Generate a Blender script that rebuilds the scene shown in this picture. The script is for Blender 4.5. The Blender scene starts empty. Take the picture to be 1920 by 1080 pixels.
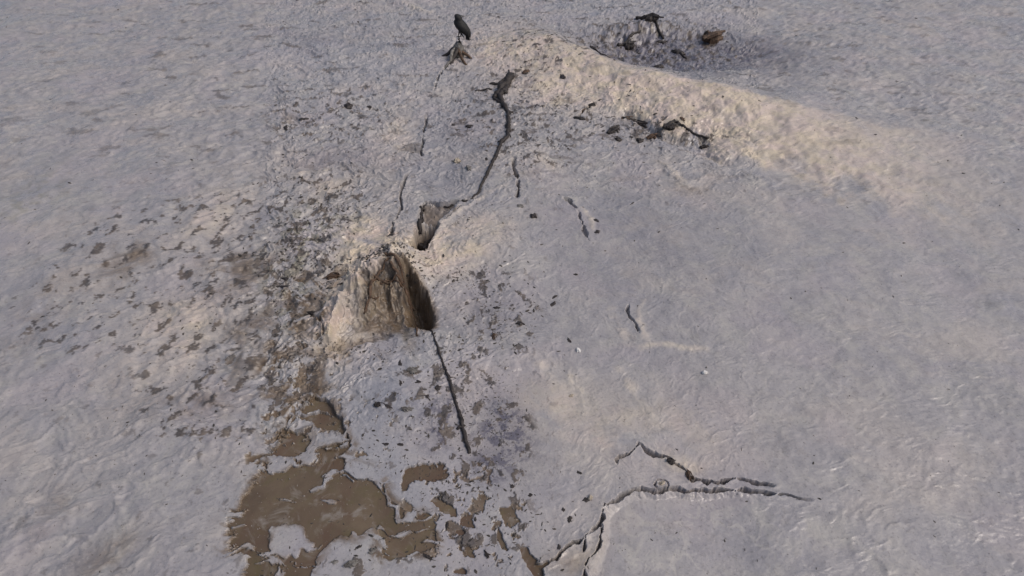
import bpy, bmesh, math, random
import numpy as np
from mathutils import Vector

# ------------------------------------------------------------------ camera, sky, sun, exposure
scene = bpy.context.scene
COL = scene.collection
R = math.radians
CAM_H = 3.2                      # metres above the mud
DEP = 42.0                       # camera looks down by this many degrees
VFOV = 50.0
cam_d = bpy.data.cameras.new('camera')
cam = bpy.data.objects.new('camera', cam_d)
COL.objects.link(cam)
cam.location = (0, 0, CAM_H)
cam.rotation_euler = (R(90 - DEP), 0, 0)
cam_d.sensor_fit = 'VERTICAL'
cam_d.angle = R(VFOV)
cam_d.sensor_height = 24
cam_d.lens = 12 / math.tan(R(VFOV / 2))
cam_d.clip_start = 0.05
cam_d.clip_end = 2000
scene.camera = cam

SUN_EL, SUN_AZ = 50.0, 105.0      # azimuth clockwise from +Y: light from the right
world = bpy.data.worlds.new('World')
scene.world = world
world.use_nodes = True
wn = world.node_tree
wn.nodes.clear()
sky = wn.nodes.new('ShaderNodeTexSky')
sky.sky_type = 'NISHITA'
sky.sun_disc = False
sky.sun_elevation = R(SUN_EL)
sky.sun_rotation = R(SUN_AZ)
sky.air_density = 1.0
sky.dust_density = 5.0
sky.ozone_density = 1.0
bg = wn.nodes.new('ShaderNodeBackground')
bg.inputs['Strength'].default_value = 0.10
wo = wn.nodes.new('ShaderNodeOutputWorld')
wn.links.new(sky.outputs[0], bg.inputs[0])
wn.links.new(bg.outputs[0], wo.inputs[0])

sd = bpy.data.lights.new('sun', 'SUN')
sd.energy = 1.1
sd.angle = R(24)
sd.color = (1.0, 0.94, 0.87)
sun = bpy.data.objects.new('sun', sd)
COL.objects.link(sun)
sdir = Vector((math.sin(R(SUN_AZ)) * math.cos(R(SUN_EL)), math.cos(R(SUN_AZ)) * math.cos(R(SUN_EL)), math.sin(R(SUN_EL))))
sun.rotation_euler = (-sdir).to_track_quat('-Z', 'Y').to_euler()
sun.location = sdir * 20

vs = scene.view_settings
vs.view_transform = 'Standard'
vs.look = 'None'
vs.gamma = 1.0
vs.exposure = 0.2
vs.use_curve_mapping = False

# ------------------------------------------------------------------ survey: picture point -> point on the mud
TV = math.tan(R(VFOV / 2))
CD, SD = math.cos(R(DEP)), math.sin(R(DEP))

def G(u, v, z=0.0):
    """ground point (metres) of a surveyed point of the 1920x1080 photograph at height z"""
    a = (u - 960) / 540 * TV
    b = (540 - v) / 540 * TV
    dy = CD + b * SD
    dz = -SD + b * CD
    t = (z - CAM_H) / dz
    return (a * t, dy * t)

def mpp(v):                      # metres per photograph pixel, sideways, at picture row v
    b = (540 - v) / 540 * TV
    return CAM_H / (SD - b * CD) * TV / 540

def P(pts, z=0.0):
    return np.array([G(u, v, z) for u, v in pts])

def rounded(q, n=2):
    """corner-cut a closed outline"""
    for _ in range(n):
        r_ = np.roll(q, -1, 0)
        q = np.stack([q * 0.75 + r_ * 0.25, q * 0.25 + r_ * 0.75], 1).reshape(-1, 2)
    return q

def eased(q, n=2):
    """corner-cut an open line"""
    for _ in range(n):
        a, b = q[:-1], q[1:]
        m = np.stack([a * 0.75 + b * 0.25, a * 0.25 + b * 0.75], 1).reshape(-1, 2)
        q = np.vstack([q[:1], m[1:-1], q[-1:]])
    return q

# ------------------------------------------------------------------ noise and shapes in numpy
_ang = np.random.RandomState(3).uniform(0, 2 * math.pi, 1024)
_GX = (np.cos(_ang) * 1.41).astype(np.float32); _GY = (np.sin(_ang) * 1.41).astype(np.float32)

def gnoise(x, y, seed=0):
    x0 = np.floor(x); y0 = np.floor(y)
    fx = (x - x0).astype(np.float32); fy = (y - y0).astype(np.float32)
    ix = x0.astype(np.int32).view(np.uint32); iy = y0.astype(np.int32).view(np.uint32)
    ux = fx * fx * (3 - 2 * fx); uy = fy * fy * (3 - 2 * fy)
    hx = (ix * np.uint32(374761393), (ix + np.uint32(1)) * np.uint32(374761393))
    hy = (iy * np.uint32(668265263), (iy + np.uint32(1)) * np.uint32(668265263))
    sd_ = np.uint32((seed * 974634733) & 0xFFFFFFFF)
    def g(dx, dy):
        h = hx[dx] + hy[dy] + sd_
        h = (h ^ (h >> np.uint32(13))) * np.uint32(1274126177)
        k = (h >> np.uint32(20)) & np.uint32(1023)
        return _GX[k] * (fx - dx) + _GY[k] * (fy - dy)
    n0 = g(0, 0); n0 = n0 + (g(1, 0) - n0) * ux
    n1 = g(0, 1); n1 = n1 + (g(1, 1) - n1) * ux
    return n0 + (n1 - n0) * uy

def fbm(x, y, f, seed=0, oc=3, gain=0.5):
    s = 0; a = 1.0; t = 0
    for i in range(oc):
        s = s + a * gnoise(x * f + 17.3 * i, y * f - 9.1 * i, seed + i)
        t += a * a; a *= gain; f *= 2.03
    return s / math.sqrt(t)

def sstep(a, b, x):
    t = np.clip((x - a) / (b - a), 0, 1)
    return t * t * (3 - 2 * t)

def dline(x, y, pts, far=0.6):
    """distance to a polyline and the run along it (0..1); far away = 9"""
    d = np.full(x.shape, 9.0); s = np.zeros(x.shape)
    L = np.r_[0, np.cumsum(np.hypot(*(pts[1:] - pts[:-1]).T))]
    for i in range(len(pts) - 1):
        ax, ay = pts[i]; bx, by = pts[i + 1]
        m = (x > min(ax, bx) - far) & (x < max(ax, bx) + far) & (y > min(ay, by) - far) & (y < max(ay, by) + far)
        if not m.any():
            continue
        px = x[m] - ax; py = y[m] - ay
        ex, ey = bx - ax, by - ay
        l2 = ex * ex + ey * ey + 1e-12
        t = np.clip((px * ex + py * ey) / l2, 0, 1)
        dd = np.hypot(px - t * ex, py - t * ey)
        o = d[m]; k = dd < o
        o = np.where(k, dd, o); d[m] = o
        ss = s[m]; ss = np.where(k, (L[i] + t * math.sqrt(l2)) / L[-1], ss); s[m] = ss
    return d, s

def spoly(x, y, pts, far=0.8):
    """signed distance to a polygon, positive inside"""
    d, _ = dline(x, y, np.vstack([pts, pts[:1]]), far)
    ins = np.zeros(x.shape, bool)
    n = len(pts)
    m = (x > pts[:, 0].min()) & (x < pts[:, 0].max()) & (y > pts[:, 1].min()) & (y < pts[:, 1].max())
    xm, ym = x[m], y[m]; im = np.zeros(xm.shape, bool)
    for i in range(n):
        ax, ay = pts[i]; bx, by = pts[(i + 1) % n]
        if ay == by:
            continue
        c = ((ay > ym) != (by > ym)) & (xm < (bx - ax) * (ym - ay) / (by - ay) + ax)
        im ^= c
    ins[m] = im
    return np.where(ins, d, -d)

def blob(x, y, u, v, ru, rv, rot=0):
    """soft round spot, radii given in photograph pixels"""
    cx, cy = G(u, v)
    rx = ru * mpp(v); ry = abs(G(u, v - rv)[1] - G(u, v + rv)[1]) / 2
    c, s = math.cos(rot), math.sin(rot)
    dx, dy = x - cx, y - cy
    a = (dx * c + dy * s) / rx; b = (-dx * s + dy * c) / ry
    return np.exp(-(a * a + b * b))

# ------------------------------------------------------------------ the lie of the mud
WATER_Z = -0.004
BASIN = P([(455, 925), (500, 880), (515, 830), (535, 806), (560, 776), (580, 752), (610, 748), (634, 780), (652, 822), (660, 845), (640, 858), (664, 880),
           (700, 888), (722, 904), (720, 930), (741, 948), (760, 958), (757, 972), (780, 972), (800, 962), (818, 985), (819, 1022),
           (800, 1035), (770, 1036), (754, 1050), (720, 1046), (714, 1030), (716, 1000), (700, 985), (684, 990), (672, 1000),
           (660, 990), (650, 1006), (625, 1012), (606, 1028), (594, 1056), (586, 1080), (570, 1180), (470, 1180), (455, 1060), (425, 1000)])
BASIN = rounded(BASIN, 1)
ISLES = [rounded(P(p)) for p in (
    [(500, 852), (548, 852), (556, 866), (540, 884), (500, 892)],
    [(500, 985), (545, 978), (573, 986), (576, 1004), (596, 1017), (590, 1026), (565, 1030), (568, 1044), (545, 1040), (530, 1050), (500, 1040)],
    [(583, 920), (600, 909), (612, 913), (596, 926), (584, 928)],
    [(596, 938), (620, 934), (640, 940), (630, 948), (600, 945)],
    [(540, 790), (585, 786), (600, 806), (640, 812), (650, 836), (600, 840), (585, 824), (540, 812)],
    [(528, 765), (560, 770), (600, 772), (634, 783), (600, 778), (560, 780), (530, 786)],
    [(560, 850), (596, 846), (608, 866), (580, 878), (562, 868)],
    [(636, 860), (680, 868), (742, 880), (738, 900), (720, 902), (716, 926), (706, 924), (700, 900), (660, 890)],
)]
POOLS = [rounded(P(p)) for p in (
    [(758, 882), (775, 876), (800, 870), (830, 868), (846, 888), (836, 898), (800, 902), (764, 910), (752, 922)],
    [(806, 935), (830, 938), (858, 952), (858, 972), (838, 966), (812, 948)],
    [(938, 952), (962, 955), (972, 986), (952, 992), (942, 975)],
    [(930, 992), (938, 985), (942, 1010), (954, 1030), (948, 1034), (936, 1016)],
    [(970, 1030), (985, 1030), (1000, 1050), (1020, 1066), (1012, 1085), (1000, 1085), (985, 1060)],
    [(862, 965), (880, 970), (900, 990), (880, 990), (862, 978)],
    [(852, 995), (866, 990), (880, 1008), (856, 1010)],
    [(874, 1025), (886, 1024), (896, 1050), (880, 1048)],
    [(850, 1064), (868, 1062), (880, 1080), (850, 1076)],
)]
WRECT = P([(300, 735), (1035, 735), (1025, 1250), (250, 1250)])
# cracks: points, width in photograph pixels, depth in metres
CRACKS = [
    ([(1520, 935), (1430, 922), (1345, 917), (1326, 918), (1300, 919), (1262, 917), (1232, 917), (1196, 918), (1176, 924), (1160, 935), (1142, 942), (1131, 948), (1130, 975), (1118, 990), (1100, 1005)], 5.0, 0.05),
    ([(1100, 1005), (1075, 1022), (1055, 1034), (1040, 1056), (1022, 1066), (1008, 1062)], 4.5, 0.045),
    ([(1128, 985), (1124, 1010), (1118, 1038), (1102, 1052), (1090, 1095)], 5.0, 0.045),
    ([(1094, 1010), (1093, 1035)], 4.0, 0.04),
    ([(1156, 868), (1155, 858), (1175, 852), (1190, 842), (1197, 829)], 4.0, 0.035),
    ([(1197, 829), (1213, 845), (1234, 853), (1256, 857), (1262, 870), (1284, 880), (1290, 900), (1326, 904), (1390, 900), (1450, 908)], 6.5, 0.06),
    ([(1230, 902), (1238, 897), (1250, 902), (1252, 915), (1236, 916), (1229, 908), (1232, 900)], 3.0, 0.025),
    ([(846, 114), (830, 130), (820, 146), (814, 166)], 3.0, 0.05),
    ([(801, 212), (796, 232), (794, 256), (789, 288)], 4.0, 0.06),
    ([(770, 318), (757, 336), (750, 352), (750, 368), (754, 386), (744, 408), (734, 428), (737, 446), (752, 442), (770, 440)], 4.5, 0.05),
    ([(893, 368), (872, 377), (850, 376), (828, 379), (800, 374), (789, 385), (788, 416)], 6.0, 0.06),
    ([(962, 300), (964, 326), (972, 345), (969, 372)], 5.0, 0.06),
    ([(1056, 374), (1068, 374), (1074, 384), (1082, 390)], 5.0, 0.05),
    ([(1084, 396), (1094, 420), (1102, 450)], 5.0, 0.035),
    ([(515, 246), (545, 226), (575, 216), (612, 208), (648, 198)], 3.5, 0.03),
    ([(1178, 568), (1180, 590), (1192, 608), (1200, 618)], 4.0, 0.035),
    ([(985, 190), (1005, 200), (1030, 205), (1055, 212)], 3.0, 0.04),
    ([(560, 590), (590, 600), (606, 615), (610, 640)], 5.0, 0.03),
    ([(1085, 225), (1092, 208), (1110, 196)], 5.0, 0.05),
    ([(815, 424), (845, 404), (868, 384)], 5.0, 0.05),
]
CRACKS = [(eased(P(p), 1), w * mpp(np.mean([q[1] for q in p])) * 0.64, d) for p, w, d in CRACKS]
DARKHOLE = P([(786, 424), (818, 424), (812, 440), (802, 458), (792, 474), (776, 470), (778, 444)])
FACET = P([(789, 380), (864, 376), (816, 422), (788, 418)])
PLATE = P([(1345, 917), (1326, 918), (1300, 919), (1262, 917), (1232, 917), (1196, 918), (1176, 924), (1160, 935), (1142, 942), (1131, 948), (1130, 985), (1122, 1030), (1104, 1075), (1095, 1110),
           (1200, 1300), (1900, 1300), (2050, 960), (1700, 925), (1450, 917)])
# the mound with the washed-out scarp
RIM = P([(618, 560), (640, 520), (672, 508), (700, 495), (728, 480), (752, 492), (768, 520), (790, 540), (830, 540)], 0.25)
RCX = RIM[:, 0]; RCY = RIM[:, 1]
RIDGE_LO = P([(700, 130), (880, 132), (960, 158), (1040, 196), (1090, 196), (1160, 205), (1200, 222), (1250, 244), (1326, 264), (1500, 330), (1700, 400)])
RIDGE_HI = P([(700, 90), (880, 64), (960, 58), (1040, 66), (1100, 84), (1150, 108), (1230, 134), (1326, 158), (1500, 190), (1700, 225)], 0.16)
STREAKS = [   # pale raised folds of silt: points, half width px, height
    ([(958, 344), (925, 358), (885, 384), (852, 404), (826, 430), (808, 462), (790, 488)], 9, 0.05),
    ([(1136, 562), (1160, 610), (1178, 650)], 10, 0.022),
    ([(1204, 556), (1200, 600), (1210, 640)], 8, 0.012),
    ([(1060, 690), (1090, 740), (1110, 790)], 14, 0.010),
    ([(1150, 680), (1190, 730), (1240, 800)], 12, 0.010),
    ([(1190, 650), (1230, 642), (1280, 646), (1330, 652)], 9, 0.012),
    ([(1225, 296), (1265, 322), (1300, 350)], 10, 0.05),
    ([(730, 290), (742, 250), (735, 222), (750, 214)], 10, 0.05),
    ([(740, -10), (775, 18), (830, 32)], 8, 0.05),
    ([(1010, 668), (1030, 700), (1040, 720)], 14, 0.012),
    ([(1088, 385), (1104, 408), (1112, 434)], 8, 0.03),
    ([(515, 330), (590, 322), (640, 312)], 9, 0.03),
]
STREAKS = [(eased(P(p)), w * mpp(np.mean([q[1] for q in p])), h) for p, w, h in STREAKS]

def survey(x, y):
    """height of the mud and the masks of its different soils"""
    M = {}
    r = np.hypot(x, y)
    near = np.exp(-(np.maximum(r - 9, 0) / 30) ** 2)
    w1 = fbm(x, y, 8.0, 11, 5, 0.62); w2 = fbm(x, y, 8.0, 31, 5, 0.62)
    xs = x + 0.022 * w1; ys = y + 0.028 * w2                 # ragged edges
    xw = x + 0.085 * fbm(x, y, 1.9, 51, 5); yw = y + 0.12 * fbm(x, y, 1.9, 71, 5)
    n_big = fbm(x, y, 0.45, 1, 3); n_mid = fbm(xw, yw, 1.9, 5, 4); n_fine = fbm(x, y, 9.0, 9, 4); n_tiny = fbm(x, y, 34.0, 13, 3)
    flat = np.clip(blob(x, y, 690, 970, 270, 175) * 1.7, 0, 1)
    right = sstep(G(930, 600)[0], G(1100, 600)[0], x) * (1 - sstep(4.2, 5.2, y))
    sides = 0.7 * sstep(0.34, 0.85, np.abs(x) / (np.maximum(y, 0) * CD + CAM_H * SD) + 0.12 * n_mid + 0.1 * n_big)
    soft = np.maximum(right, sides)
    h = 0.04 * n_big + (0.016 - 0.007 * right) * n_mid + (0.0045 - 0.002 * soft) * n_fine + (0.0010 - 0.0005 * soft) * n_tiny
    tn = fbm(xs, ys, 3.2, 91, 4)
    h += (sstep(0.05, 0.10, tn) * 0.006 + sstep(-0.22, -0.17, tn) * 0.005) * (1 - 0.9 * soft) * sstep(-0.2, 0.3, n_big)
    rough_l = np.clip(blob(x, y, 570, 500, 130, 150) + 0.8 * blob(x, y, 550, 660, 80, 120), 0, 1)
    h += rough_l * (0.014 * np.abs(fbm(xs, ys, 6.5, 95, 4)) + 0.006 * fbm(x, y, 26, 97, 3))
    churn = np.clip(0.35 + 0.65 * blob(x, y, 600, 450, 230, 330) + 0.6 * sstep(4.5, 6.5, y), 0, 1) * (1 - 0.5 * soft)
    xv = x + 0.16 * fbm(x, y, 2.6, 301, 4); yv = y + 0.16 * fbm(x, y, 2.6, 311, 4)
    rid = 1 - np.abs(fbm(xv * 1.0 + yv * 0.45, yv * 1.5 - xv * 0.3, 3.6, 321, 4, 0.6))
    rid2 = 1 - np.abs(fbm(xv, yv * 1.6, 9.5, 331, 4, 0.6))
    chh = churn * (0.026 * (rid ** 3 - 0.5) + 0.0065 * (rid2 ** 3 - 0.5))
    h += chh
    h += np.clip(blob(x, y, 480, 420, 260, 420), 0, 1) * 0.026 * ((1 - np.abs(fbm(xv * 0.9 + 0.5 * yv, yv * 1.5 - 0.4 * xv, 1.7, 421, 3))) ** 3 - 0.5)
    wave = fbm(xw, yw * 3.0, 1.0, 99, 4)
    farm = sstep(5.0, 8.0, y)
    h += farm * 0.016 * wave
    h *= near * 0.97 + 0.03
    h = h * (1 - flat) + flat * (0.003 + 0.002 * n_mid + 0.0007 * n_fine)
    inr = spoly(x, y, WRECT, 0.3)
    kr = sstep(-0.15, 0.02, inr)
    h = np.where(kr > 0, h * (1 - kr) + kr * (0.003 + np.logaddexp(0, (h - 0.003) / 0.004) * 0.004), h)
    # swollen blister of smooth silt
    bl = blob(x, y, 735, 745, 100, 90)
    h += 0.05 * bl
    h += 0.04 * blob(x, y, 900, 460, 100, 45) + 0.03 * blob(x, y, 1000, 320, 45, 35) - 0.03 * blob(x, y, 850, 250, 55, 90)
    # mound
    ry = np.interp(xs, RCX, RCY) + 0.05 * fbm(x, y, 9, 120, 4)
    cx0 = RCX[0]; cx1 = G(800, 545, 0.1)[0]
    across = sstep(cx0 - 0.22, cx0 + 0.20, xs) * (1 - sstep(cx1 - 0.26, cx1 + 0.06, xs))
    back = np.exp(-(np.maximum(y - ry, 0) / 0.40) ** 2)
    front = 1 - sstep(-0.06, 0.34, ry - y + 0.03 * fbm(x * 3, y, 8, 130, 3))
    mnd = across * back * front
    h += 0.24 * mnd * (1 + 0.26 * n_fine) + np.clip(mnd * 2, 0, 1) * (0.016 * (rid2 - 0.7) + 0.010 * fbm(xs, ys, 26, 341, 4))
    rill = np.clip(1 - np.abs((ry - y - 0.15) / 0.19), 0, 1) * across
    h += rill * (0.022 * fbm(x * 3.2, y * 1.0, 5, 140, 3) + 0.007 * fbm(xs * 12, y * 2, 5, 144, 3) + 0.016 * fbm(xs, ys, 16, 146, 4) + 0.02 * (rid2 - 0.7))
    # recess at the right of the scarp
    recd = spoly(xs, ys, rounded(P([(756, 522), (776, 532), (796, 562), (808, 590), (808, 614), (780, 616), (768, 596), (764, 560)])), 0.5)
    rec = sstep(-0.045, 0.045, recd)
    h -= 0.36 * rec
    h -= 0.06 * blob(x, y, 735, 606, 60, 24)
    shelf, _ = dline(xs, ys, P([(608, 655), (640, 646), (675, 640), (716, 628)]), 0.5)
    sh = 1 - sstep(0.01, 0.09, shelf + 0.05 * n_fine)
    h -= 0.035 * sh
    # hole and sagged facet
    dh = sstep(-0.03, 0.022, spoly(xs, ys, DARKHOLE, 0.4) + 0.02 * fbm(x, y, 18, 351, 4))
    fam = sstep(-0.012, 0.03, spoly(xs, ys, FACET, 0.5) + 0.016 * fbm(x, y, 16, 355, 4))
    h -= 0.22 * dh * (1 + 0.3 * n_fine)
    h -= fam * (0.025 + 0.14 * np.clip((G(0, 376)[1] - y) / 0.35, 0, 1) + 0.02 * n_fine)
    # bank at the upper right
    lo = np.interp(xw, RIDGE_LO[:, 0], RIDGE_LO[:, 1]); hi = np.interp(xw, RIDGE_HI[:, 0], RIDGE_HI[:, 1])
    t = (yw + 0.16 * n_mid + 0.07 * n_fine - lo) / np.maximum(hi - lo, 0.2)
    left = sstep(RIDGE_LO[1, 0] - 0.2, RIDGE_LO[2, 0] + 0.7, x) * (1 - sstep(2.5, 5.2, x + 0.5 * n_big))
    prof = np.where(t < 1, sstep(-0.04, 0.95, t), 1 - sstep(1.0, 1.5, t))
    h -= 0.7 * chh * left * np.clip(prof * 2, 0, 1)
    h += left * (1 - 0.75 * sides) * prof * (0.15 + 0.018 * n_mid + 0.004 * n_fine)
    h -= left * np.exp(-((t + 0.10) / 0.10) ** 2) * (1 - sstep(2.0, 2.4, x)) * 0.06 * sstep(G(1130, 230)[0], G(1170, 230)[0], x)
    # trough behind the bank
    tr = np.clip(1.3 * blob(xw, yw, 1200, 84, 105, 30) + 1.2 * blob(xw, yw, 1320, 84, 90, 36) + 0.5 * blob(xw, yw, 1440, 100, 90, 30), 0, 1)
    h -= 0.16 * tr
    h += np.clip(1.2 * blob(xw, yw, 1195, 72, 110, 30), 0, 1) * 0.09 * (np.abs(fbm(xs, ys, 2.2, 361, 4, 0.62)))
    h += 0.10 * blob(xw, yw, 1215, 50, 50, 9) + 0.08 * blob(xw, yw, 1140, 76, 26, 9)
    # folds
    pale = np.zeros(x.shape)
    for k_, (pts, w, a) in enumerate(STREAKS):
        d, s = dline(xw * 0.5 + xs * 0.5, yw * 0.5 + ys * 0.5, pts, 0.6)
        e = np.clip(4 * s * (1 - s), 0, 1) ** 0.6
        k = np.exp(-(d / (w * (0.75 + 0.5 * n_fine))) ** 2) * e
        k = k * sstep(-0.6, 0.2, n_mid + 0.6 * n_fine + (0.5 if k_ == 0 else 0.0))
        h += 0.25 * a * k; pale = np.maximum(pale, 0.9 * k * np.clip(0.7 + 0.9 * n_fine, 0, 1))
    # cracks
    for pts, w, dep in CRACKS:
        d, s = dline(xs * 0.75 + x * 0.25, ys * 0.75 + y * 0.25, pts, 0.3)
        ww = w * np.clip(0.80 + 1.5 * fbm(x, y, 9, 160, 3), 0.12, 1.5)
        k = 1 - sstep(0.35, 1.2, d / ww)
        end = sstep(0, 0.08, s) * (1 - sstep(0.92, 1, s))
        h -= dep * k * 1.2 * (0.2 + 0.8 * end)
        h += 0.005 * np.exp(-(d / (w * 3)) ** 2)             # curled lips
    # the smooth plate at the lower right
    pl = spoly(xs * 0.75 + x * 0.25, ys * 0.75 + y * 0.25, PLATE, 0.5)
    plm = sstep(0.0, 0.05, pl) * (1 - sstep(G(1340, 1000)[0], G(1480, 1000)[0], x))
    h = h * (1 - plm) + plm * (h * 0.3 - 0.026 + 0.003 * n_mid)
    # standing water with islands of crust
    b = spoly(xs, ys, BASIN, 0.6)
    isl = np.full(x.shape, -9.0)
    for q in ISLES:
        isl = np.maximum(isl, spoly(xs, ys, q, 0.3))
    nb0 = fbm(xv, yv * 1.4, 6, 391, 4, 0.6)
    nis = fbm(xv * 0.62 + 0.25 * yv, yv * 1.7 - 0.2 * xv, 6.5, 180, 5, 0.62)
    up = np.clip(sstep(-0.006, 0.006, isl + 0.020 * nis) + sstep(0.22, 0.27, nis - 0.4 * blob(x, y, 610, 960, 100, 50)), 0, 1)
    up_w = np.clip(sstep(-0.006, 0.035, isl + 0.020 * nis) + sstep(0.22, 0.50, nis - 0.4 * blob(x, y, 610, 960, 100, 50)), 0, 1)
    edge = b + (0.014 + 0.10 * (x < G(510, 950)[0])) * nis
    wet_w = sstep(-0.07, 0.0, edge + 0.03 * nb0) * (1 - up_w)
    wet_in = sstep(-0.004, 0.006, edge) * (1 - up)
    for q in POOLS:
        wet_in = np.maximum(wet_in, sstep(-0.004, 0.006, spoly(xs, ys, q, 0.3) + 0.014 * nis))
    pk = np.clip(1.2 * blob(x, y, 870, 970, 95, 95) + 0.9 * blob(x, y, 600, 820, 120, 60) + 0.8 * blob(x, y, 560, 720, 60, 90), 0, 1)
    pock = sstep(0.22, 0.27, fbm(xs, ys, 9, 190, 5, 0.6) + 0.26 * (pk - 1)) * sstep(0.12, 0.3, pk)
    damp = np.maximum(wet_in, pock)
    h = h - wet_in * (0.022 + np.maximum(h, 0) * 0.95) - (damp - wet_in) * 0.008
    # ---------------- soils
    nb = fbm(xw, yw, 5, 200, 5, 0.6); nc_ = fbm(xw, yw, 2.6, 205, 5, 0.6)
    mot = np.clip(0.75 + 1.1 * nc_, 0, 1)
    tan = left * sstep(-0.15, 0.3, t + 0.3 * nc_) * (1 - sstep(0.97, 1.10, t)) * np.clip(1.05 + 0.5 * nc_, 0, 1)
    tan = np.maximum(tan, np.clip(1.6 * blob(xw, yw, 820, 470, 80, 44) + 1.4 * blob(xw, yw, 650, 570, 46, 90) + 1.2 * blob(xw, yw, 690, 455, 50, 50) + mnd + 1.1 * blob(xw, yw, 960, 95, 80, 38) + 0.9 * blob(xw, yw, 1080, 170, 110, 40), 0, 1) * np.clip(0.85 + 1.0 * nb, 0, 1))
    tan = np.maximum(tan, 0.6 * np.clip(blob(xw, yw, 1010, 310, 45, 30) + blob(xw, yw, 900, 430, 80, 38) + blob(xw, yw, 745, 245, 32, 48) + 0.8 * blob(xw, yw, 1180, 800, 220, 80) + 0.7 * blob(xw, yw, 1030, 740, 50, 70) + blob(xw, yw, 1290, 330, 60, 30) + 0.8 * blob(xw, yw, 620, 340, 60, 40) + 0.5 * blob(xw, yw, 540, 300, 40, 30) + 1.1 * blob(xw, yw, 1085, 1000, 45, 60) + 1.2 * blob(xw, yw, 1285, 872, 50, 18) + 0.8 * blob(xw, yw, 1140, 830, 40, 14), 0, 1) * mot)
    tan = np.maximum(tan, 0.75 * pale)
    tan = np.maximum(tan, np.clip(0.8 * blob(xw, yw, 320, 640, 80, 100) + 0.5 * blob(xw, yw, 400, 400, 60, 70) + 0.45 * blob(xw, yw, 1400, 240, 40, 90), 0, 1) * mot)
    swirl_glint = sstep(0.90, 0.985, 1 - np.abs(fbm(xv, yv * 1.3, 2.1, 401, 5, 0.6))) * sstep(-0.1, 0.35, fbm(x, y, 0.9, 411, 3)) * (1 - 0.4 * sides)  # pale streaks painted into the colour as glossy ripple highlights
    pale = np.maximum(pale, 0.6 * swirl_glint * (1 - flat))
    # silt stains of the whole flat, long and swirled
    tan = np.maximum(tan, 0.16 * sstep(0.0, 0.6, fbm(xw, yw * 1.6, 1.1, 240, 5, 0.65)))
    sx = G(806, 600)[0]
    brown = across * sstep(-0.02, 0.09, ry - y + 0.05 * nb) * (1 - sstep(0.40, 0.56, ry - y + 0.10 * nb)) * (1 - sstep(sx - 0.02, sx + 0.05, xs))
    brown *= 0.30 + 0.70 * sstep(G(672, 560)[0], G(705, 560)[0], xs)
    brown = np.maximum(brown, 0.85 * sh * np.clip(0.8 + nb, 0, 1))
    brown = np.maximum(brown, np.clip(1.1 * blob(xw, yw, 622, 522, 26, 18) + 1.3 * blob(xw, yw, 545, 590, 26, 80) + 1.4 * blob(xw, yw, 570, 740, 50, 60) + 0.8 * blob(xw, yw, 590, 560, 50, 60) + 0.8 * blob(xw, yw, 660, 665, 60, 13) + 0.9 * blob(xw, yw, 610, 610, 12, 40) + 0.7 * blob(xw, yw, 740, 490, 40, 16) + 0.9 * blob(xw, yw, 530, 690, 30, 80) + 0.7 * blob(xw, yw, 600, 790, 70, 40), 0, 1) * sstep(-0.10, 0.22, 0.5 * nb + 0.7 * nb0))
    brown = np.maximum(brown, 0.75 * np.clip(1.2 * blob(xw, yw, 460, 500, 70, 50) + 1.1 * blob(xw, yw, 235, 490, 40, 40) + 0.8 * blob(xw, yw, 480, 640, 50, 90) + 0.9 * blob(xw, yw, 375, 765, 85, 26) + 0.7 * blob(xw, yw, 210, 1040, 70, 45) + 0.5 * blob(xw, yw, 70, 600, 50, 90) + 0.5 * blob(xw, yw, 90, 950, 40, 80) + 0.4 * blob(xw, yw, 470, 620, 40, 60), 0, 1) * np.clip(0.6 + 1.0 * nb + 0.8 * nb0, 0, 1))
    brown = np.maximum(brown, damp)
    brown = np.maximum(brown, 0.95 * wet_w * sstep(-0.5, 0.15, nb0))
    brown = np.maximum(brown, 0.6 * np.clip(blob(xw, yw, 1300, 345, 28, 14) + blob(xw, yw, 1295, 892, 30, 14) + blob(xw, yw, 1085, 1040, 40, 34), 0, 1) * np.clip(0.6 + 1.2 * nb, 0, 1))
    brown = np.maximum(brown, sstep(-0.09, -0.03, recd)); brown = np.maximum(brown, 0.75 * fam); brown = np.maximum(brown, 0.9 * dh)  # recess, facet and hole browned; the hole's brown also stands for its shade
    brown = np.maximum(brown, 0.5 * np.clip(blob(xw, yw, 1190, 245, 70, 20) + blob(xw, yw, 540, 225, 40, 20), 0, 1) * sstep(0.0, 0.3, nb))
    st = sstep(-0.02, 0.20, fbm(xs, ys, 13, 210, 5, 0.65))
    blue = np.clip(1.5 * blob(xw, yw, 945, 815, 44, 64, 0.3) + 1.4 * blob(xw, yw, 825, 800, 30, 42) + 0.9 * blob(xw, yw, 905, 870, 40, 32) + 0.35 * blob(xw, yw, 780, 760, 70, 60), 0, 1) * (0.4 + 0.6 * st)
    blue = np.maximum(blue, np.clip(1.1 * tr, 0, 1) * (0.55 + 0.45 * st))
    blue = np.maximum(blue, 0.45 * np.clip(blob(xw, yw, 600, 75, 90, 20) + blob(xw, yw, 640, 300, 90, 30) + blob(xw, yw, 930, 590, 60, 50) + 0.8 * blob(xw, yw, 850, 260, 60, 90) + 0.5 * blob(xw, yw, 1180, 420, 160, 120), 0, 1) * mot)
    cool = np.clip(0.85 * bl + 0.5 * blob(x, y, 640, 100, 190, 80) + 0.45 * blob(x, y, 720, 930, 230, 130) + 0.5 * blob(x, y, 1200, 20, 200, 25) + 0.4 * blob(x, y, 840, 260, 80, 110), 0, 1)
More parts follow.
